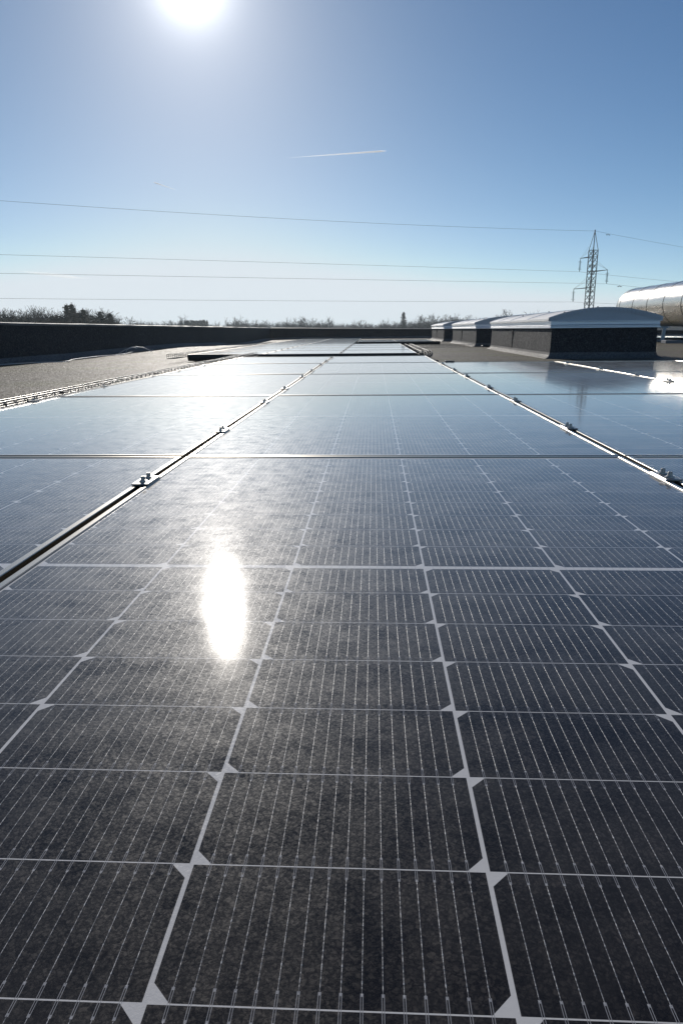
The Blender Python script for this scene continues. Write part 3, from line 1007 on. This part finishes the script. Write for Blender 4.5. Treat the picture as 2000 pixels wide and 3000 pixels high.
# ------------------------------------------------------------------ trees
def bare_tree(seed, h=12.0, spread=0.55, levels=6, trunk=0.28, upright=0.25, dens=1.0):
    rnd = random.Random(seed)
    tr, tw = MB(), MB()
    def grow(p, d, L, r, lev):
        n = 3 if lev < 2 else 2
        pts, rad = [p], [r]
        q, dd = p, d
        for i in range(n):
            dd = (dd + Vector((rnd.uniform(-1, 1), rnd.uniform(-1, 1), rnd.uniform(-.6, .9))) * (0.07 + 0.035 * lev)).normalized()
            q = q + dd * (L / n); pts.append(q); rad.append(r * (1 - 0.42 * (i + 1) / n))
        (tr if lev == 0 else tw).tube(pts, rad, 5 if lev < 2 else 3, cap=False, smooth=False)
        if lev >= levels: return
        k = (3 if lev == 0 else rnd.choice((2, 3, 3, 3))) + (1 if rnd.random() < dens - 1 else 0)
        for j in range(k):
            a = rnd.uniform(0, 2 * pi) if lev else 2 * pi * j / k + rnd.uniform(-.5, .5)
            perp = Vector((cos(a), sin(a), 0)); perp = (perp - dd * perp.dot(dd)).normalized()
            nd = (dd + perp * spread * rnd.uniform(0.5, 1.35) + Vector((0, 0, upright * 0.6))).normalized()
            f = rnd.uniform(0.45, 1.0) if j and lev else 1.0
            i0 = min(n, max(1, int(round(f * n))))
            grow(pts[i0], nd, L * rnd.uniform(0.62, 0.86), max(rad[i0] * rnd.uniform(0.55, 0.75), 0.020), lev + 1)
    grow(Vector((0, 0, 0)), Vector((0, 0, 1)), h * 0.27, trunk, 0)
    zs = sorted(v[2] for v in tw.v)
    top = zs[int(len(zs) * 0.985)]
    k = h / top
    for b in (tr, tw): b.v = [(x * k, y * k, z * k) for x, y, z in b.v]
    return tr, tw
def leaf_clump(mb, c, size, n, rnd, flat=0.5, leaf=1.0):
    for _ in range(n):
        p = c + Vector((rnd.gauss(0, 1), rnd.gauss(0, 1), rnd.gauss(0, flat))) * size
        a = Vector((rnd.uniform(-1, 1), rnd.uniform(-1, 1), rnd.uniform(-.5, .5))).normalized() * rnd.uniform(0.12, 0.3) * leaf
        b = Vector((rnd.uniform(-1, 1), rnd.uniform(-1, 1), rnd.uniform(-.5, .5))).normalized() * rnd.uniform(0.06, 0.16) * leaf
        mb.add([p - a, p + b, p + a, p - b], [(0, 1, 2, 3)])
def conifer(seed, h=12.0, w=2.6, gap=0.19):
    rnd = random.Random(seed)
    tr, cr = MB(), MB()
    tr.tube([(0, 0, 0), (0, 0, h * 0.5), (0.05, 0, h * 0.98)], [0.22, 0.13, 0.02], 6, smooth=False)
    z = h * 0.12
    while z < h * 0.97:
        t = (z - h * 0.12) / (h * 0.88)
        R0 = w * (1 - t) ** 0.9 + 0.05
        for k in range(rnd.randint(6, 9)):
            a = rnd.uniform(0, 2 * pi); L = R0 * rnd.uniform(0.55, 1.15)
            nseg = max(2, int(L / 0.3))
            for i in range(nseg + 1):
                f = i / nseg
                p = Vector((cos(a) * L * f, sin(a) * L * f, z - 0.28 * L * f + 0.12 * L * f * f))
                leaf_clump(cr, p, (0.11 + 0.12 * (1 - f)) * (1.15 - 0.6 * t), 4, rnd, 0.8, 1.15 - 0.6 * t)
        z += gap * rnd.uniform(0.8, 1.3) * (1.25 - 0.6 * t)
    return tr, cr
def shrub(seed, h=9.5, w=3.0):
    rnd = random.Random(seed)
    tr, cr = MB(), MB()
    tr.tube([(0, 0, 0), (0, 0, h * 0.6)], [0.12, 0.04], 5)
    for _ in range(170):
        t = rnd.random() ** 0.8
        rr = w * (1 - t * t) * sqrt(rnd.random()); a = rnd.uniform(0, 2 * pi)
        leaf_clump(cr, Vector((cos(a) * rr, sin(a) * rr, t * h)), 0.42, 20, rnd, 0.9)
    return tr, cr
def at(px_x, dist):
    """plan position at this image column (of the 2000 px wide photograph) near the horizon, this far away"""
    dv = r2 * ((px_x - 1000) / 1999.0) + u2 * ((1500 - 968) / 1999.0) + fwd
    k = dist / hypot(dv.x, dv.y)
    return CAM.x + dv.x * k, CAM.y + dv.y * k
def top_h(v, dist):
    return (968 - v) / 2000.0 * dist / 1.05 + CAM.z + 8.0

def make_trees():
    P = {}
    def proto(key, name, pair, leaf):
        root = thing(name, 'x', 'tree')
        pair[0].build('trunk', M['bark'], root)
        pair[1].build('crown', M[leaf], root)
        P[key] = [root, max(v[2] for v in pair[1].v), False]
    proto('b1', 'bare_tree', bare_tree(1, 12, 0.60, 7), 'twig')
    proto('b2', 'bare_tree', bare_tree(7, 12, 0.70, 7, 0.25, 0.15), 'twig')
    proto('b3', 'bare_tree', bare_tree(12, 12, 0.48, 7, 0.24, 0.45), 'twig')
    proto('b4', 'bare_tree', bare_tree(23, 12, 0.85, 7, 0.26, 0.10, 1.3), 'twig')
    proto('c1', 'conifer_tree', conifer(2, 12, 2.7), 'needle')
    proto('c2', 'conifer_tree', conifer(5, 12, 1.9), 'needle')
    proto('s1', 'evergreen_shrub', shrub(3), 'shrub')
    rnd = random.Random(4)
    def put(key, x, v, dist, wide, label, group=None):
        root, h0, used = P[key]
        h = top_h(v, dist); X, Y = at(x, dist)
        s = h / h0
        rz = rnd.uniform(0, 6.28)
        if not used:
            o = root; P[key][2] = True
            o.location = (X, Y, -8.0); o.rotation_euler = (0, 0, rz); o.scale = (s * wide, s * wide, s); o['label'] = label
            if group: o['group'] = group
        else:
            o = dup(root, (X, Y, -8.0), rz, label, group, (s * wide, s * wide, s))
        if key == 's1': o['category'] = 'shrub'
    gl = 'trees beyond the left wall'
    put('b1', 32, 897, 95, 1.0, 'tall bare tree at the left picture edge beyond the wall', gl)
    put('b2', 62, 901, 97, 0.9, 'bare open-crowned tree, second from the left picture edge', gl)
    put('b1', 88, 905, 93, 0.8, 'bare slender tree, third from the left picture edge', gl)
    put('b4', 8, 915, 90, 0.7, 'low bare tree cut by the left picture edge', gl)
    put('b2', 148, 905, 92, 1.0, 'bare bushy tree left of the dark conifers', gl)
    put('b4', 172, 907, 90, 0.9, 'bare dense tree touching the left side of the dark conifers', gl)
    put('c1', 203, 891, 88, 1.05, 'tallest dark conifer beyond the left wall, left one of the pair', gl)
    put('c1', 218, 889, 90, 1.0, 'tallest dark conifer beyond the left wall, right one of the pair', gl)
    put('b3', 236, 892, 92, 0.9, 'bare upright tree just right of the tall conifers', gl)
    put('c1', 248, 903, 88, 1.15, 'broad dark conifer right of the tall pair', gl)
    put('b3', 269, 904, 90, 0.9, 'bare pointed tree between broad and small conifers', gl)
    put('c2', 298, 912, 92, 1.0, 'narrow conifer with a thin tip among bare branches', gl)
    put('b4', 312, 920, 92, 0.8, 'low bare tree between two narrow conifers', gl)
    put('c2', 326, 917, 88, 1.1, 'small lone conifer at the right end of the left cluster', gl)
    put('b4', 350, 926, 95, 0.8, 'low bare tree right of the small lone conifer', gl)
    put('b2', 285, 915, 94, 0.9, 'bare tree left of the narrow conifer', gl)
    put('b2', 226, 902, 85, 1.0, 'bare tree in front of the tall conifers', gl)
    put('b4', 190, 905, 86, 0.9, 'bare tree in front of the left side of the conifers', gl)
    for i, (k, x, v, d) in enumerate((('b2', 130, 912, 94), ('b1', 160, 903, 95), ('b4', 112, 912, 96), ('b2', 45, 899, 98), ('b4', 75, 906, 91), ('b2', 260, 906, 94), ('b4', 232, 898, 95), ('b1', 300, 916, 96))):
        put(k, x, v, d, 1.0, 'bare tree in the second rank of the left cluster, %s from the left edge' % ['first', *ORD[1:]][i], gl)
    sh = sorted([(140, 924), (158, 919), (172, 917), (292, 924), (310, 929), (334, 932), (12, 921), (46, 920), (74, 923),
          (4, 927), (22, 926), (38, 924), (52, 927), (66, 928), (80, 931), (98, 925), (120, 932), (205, 920), (235, 912), (262, 918), (185, 925), (222, 910), (248, 914), (275, 922)])
    for i, (x, v) in enumerate(sh):
        put('s1', x, v, 84 + 3 * (i % 3), 1.0, 'low evergreen shrub above the left wall, %s from the left edge' % ['first', *ORD[1:]][i], 'shrubs above the left wall')
    gm = 'trees along the horizon'
    far = [('b3', 538, 919, 190, 0.8, 'tall bare tree standing alone above the far left wood'), ('b2', 492, 935, 220, 0.9, 'low bare tree left of the tall lone one'), ('b1', 518, 936, 220, 0.9, 'small bare tree just left of the tall lone one'),
           ('b4', 662, 937, 200, 1.0, 'small bare tree right of the conifer plantation'), ('b1', 685, 930, 200, 1.0, 'bare tree with a round crown, left of a taller one'),
           ('b3', 704, 923, 200, 1.0, 'taller bare tree of a pair left of centre'), ('b4', 716, 936, 195, 0.9, 'low bare tree right of the taller pair'), ('b4', 752, 938, 200, 1.1, 'round bare tree left of the gap at centre'),
           ('b1', 866, 929, 180, 1.15, 'broad bare tree above the middle of the far wall'), ('b3', 846, 937, 185, 0.9, 'thin bare tree beside the broad middle one'),
           ('b2', 912, 929, 180, 1.0, 'bare twin tree, left one, right of the broad middle tree'), ('b1', 928, 926, 180, 1.0, 'bare twin tree, right one, right of the broad middle tree'),
           ('b2', 965, 949, 220, 1.0, 'very low bare tree right of the bare twins'), ('b4', 1053, 939, 190, 1.1, 'wide bare tree left of the lone conifer'), ('b1', 1098, 942, 195, 0.9, 'small bare tree between wide one and upright one'),
           ('b3', 1138, 935, 190, 1.0, 'upright bare tree just left of the lone conifer'), ('b4', 1155, 944, 190, 0.8, 'low bare tree at the foot of the lone conifer'), ('c1', 1181, 918, 170, 1.0, 'tall lone conifer on the horizon right of centre'),
           ('b3', 1225, 934, 180, 0.9, 'bare tree right of the lone conifer'), ('b4', 1210, 945, 190, 0.9, 'low bare tree right of the lone conifer'),
           ('b2', 1270, 927, 170, 0.9, 'bare tree left of the farthest skylight'), ('b1', 1285, 923, 170, 1.0, 'bare tree behind the farthest skylight'), ('b2', 1311, 923, 165, 1.0, 'dense bare tree behind the gap between skylights'),
           ('b4', 1343, 928, 160, 1.0, 'dark round bare tree above the middle skylight'), ('b1', 1385, 935, 180, 1.0, 'low bare tree above the middle skylight'), ('b2', 1412, 933, 180, 1.0, 'low bare tree right of the round dark one'),
           ('b4', 1527, 915, 150, 1.0, 'bare twiggy crown showing above the nearest skylight')]
    for k, x, v, d, wd, lab in far:
        put(k, x, v, d, wd, lab, gm)
    # the far wood, one continuous mass of bare trees and conifers
    rnd = random.Random(77)
    wood = MB()
    for i in range(2300):
        x = rnd.uniform(-60, 2060); d = rnd.uniform(300, 420)
        v = 947 + 4 * sin(x * 0.013) + rnd.uniform(-4, 6)
        if 400 < x < 540: v -= 6
        if 610 < x < 640: v -= 6
        if 1190 < x < 1480: v -= 4
        h = top_h(v, d); X, Y = at(x, d)
        b = Vector((X, Y, -8))
        wood.tube([b, b + Vector((0, 0, h * 0.55))], [0.18, 0.1], 3, cap=False, smooth=False)
        for k in range(26):
            z = h * rnd.uniform(0.25, 0.8)
            a = rnd.uniform(0, 2 * pi); L = h * rnd.uniform(0.10, 0.24)
            p = b + Vector((rnd.uniform(-.5, .5), rnd.uniform(-.5, .5), z))
            q = p + Vector((cos(a) * L * 0.6, sin(a) * L * 0.6, L))
            e = Vector((0.09, 0.03, 0))
            wood.add([p - e, p + e, q], [(0, 1, 2)])
        leaf = rnd.random()
        for k in range(16 if leaf < 0.5 else 7):
            z = h * rnd.uniform(0.1, 0.72)
            c = b + Vector((rnd.uniform(-1.8, 1.8), rnd.uniform(-1.8, 1.8), z))
            a = Vector((rnd.uniform(0.5, 1.3), 0, rnd.uniform(-.4, .4))); bb = Vector((rnd.uniform(-.3, .3), .2, rnd.uniform(0.5, 1.2)))
            wood.add([c - a, c - bb, c + a, c + bb], [(0, 1, 2, 3)])
    tag(wood.build('far_woodland', M['twig']), 'hazy band of bare woodland along the horizon', 'woodland', None, 'stuff')
    pl = MB()
    for i in range(110):
        x = rnd.uniform(543, 609); d = rnd.uniform(215, 240)
        h = top_h(939 + rnd.uniform(-2, 3), d); X, Y = at(x, d); b = Vector((X, Y, -8))
        for k in range(30):
            t = rnd.random(); rr = 1.5 * (1 - t) + 0.1; a = rnd.uniform(0, 6.28)
            p = b + Vector((cos(a) * rr * .6, sin(a) * rr * .6, h * (0.08 + 0.9 * t)))
            q = Vector((cos(a) * rr, sin(a) * rr, -0.5 * rr))
            e = Vector((-sin(a), cos(a), 0)) * 0.4
            pl.add([p + Vector((0, 0, .5)), p + q * .6 - e, p + q, p + q * .6 + e], [(0, 1, 2, 3)])
    tag(pl.build('conifer_plantation', M['needle']), 'dense even block of dark conifers on the horizon, left of centre', 'plantation', None, 'stuff')
    # small barn roof showing over the wall
    X, Y = at(632, 230)
    root = thing('barn', 'dark round-roofed barn peeping over the far wall', 'barn', (X, Y, -8))
    bw = MB(); bw.box((0, 0, 4.2), (5.0, 8, 8.4))
    bw.build('wall', M['lattice'], root)
    br = MB(); br.loft([[Vector((2.7 * cos(pi * k / 12), yy, 8.35 + 1.5 * sin(pi * k / 12))) for k in range(13)] for yy in (-4.2, 4.2)], cap=True)
    br.build('roof', M['lattice'], root)
make_trees()

# ------------------------------------------------------------------ contrails
def make_contrails():
    def ray(x, y, dist):
        d = (r2 * ((x - 1000) / 1999.0) + u2 * ((1500 - y) / 1999.0) + fwd).normalized()
        return CAM + d * dist
    for (x0, y0), (x1, y1), w, lab in (((835, 462), (1133, 441), 5.2, 'long bright contrail high in the sky above the middle'), ((520, 557), (450, 533), 3.2, 'short thin contrail lower in the sky on the left')):
        a, b = ray(x0, y0, 24000), ray(x1, y1, 26000)
        d = b - a; L = d.length; d.normalize()
        side = d.cross(Vector((0, 0, 1))).normalized(); up = side.cross(d)
        mb = MB(); rings = []
        px = 24000 / 2000
        for i in range(31):
            t = i / 30
            wv = w * px * 0.5 * (0.06 + 0.94 * t ** 0.8) * (1.0 if t < 0.93 else (1.01 - t) / 0.08)
            rings.append([Vector((L * t, wv * cos(2 * pi * k / 8), wv * sin(2 * pi * k / 8))) for k in range(8)])
        mb.loft(rings, smooth=True)
        o = mb.build('contrail', M['contrail'])
        o.matrix_world = Matrix(((d.x, side.x, up.x, a.x), (d.y, side.y, up.y, a.y), (d.z, side.z, up.z, a.z), (0, 0, 0, 1)))
        tag(o, lab, 'contrail')
    rnd = random.Random(2)
    a, b = ray(40, 792, 26000), ray(275, 818, 27000)
    mb = MB(); n = 24; rings = []
    for i in range(n + 1):
        t = i / n
        c = a.lerp(b, t); wv = 60 * sin(pi * min(max(t, 0.02), 0.98)) ** 1.3 * rnd.uniform(0.75, 1.2) + 3
        rings.append([c - a + Vector((0.2 * wv * cos(2 * pi * k / 10), 8 * wv * cos(2 * pi * k / 10), wv * sin(2 * pi * k / 10))) for k in range(10)])
    mb.loft(rings, cap=True, smooth=True)
    m = Mat('cirrus_ice'); m.nt.nodes.remove(m.p)
    v = m.nt.nodes.new('ShaderNodeVolumePrincipled')
    v.inputs['Color'].default_value = (1, 1, 1, 1); v.inputs['Density'].default_value = 0.0009; v.inputs['Anisotropy'].default_value = 0.4
    m.nt.links.new(v.outputs[0], m.out.inputs['Volume'])
    tag(mb.build('cirrus_cloud', m, None, a), 'faint pale wisp of cloud low in the sky at the left edge', 'cloud')
make_contrails()

# ------------------------------------------------------------------ the hazy winter air
def make_haze():
    b = MB(); b.box((0, 100, 4.0), (8100, 8100, 26.0))
    m = Mat('haze_air')
    m.nt.nodes.remove(m.p)
    v = m.nt.nodes.new('ShaderNodeVolumePrincipled')
    v.inputs['Color'].default_value = (0.84, 0.95, 1.0, 1)
    v.inputs['Density'].default_value = 0.0006
    v.inputs['Anisotropy'].default_value = 0.35
    m.nt.links.new(v.outputs[0], m.out.inputs['Volume'])
    tag(b.build('haze', m), 'thin pale haze filling the air', 'haze', None, 'stuff')
make_haze()
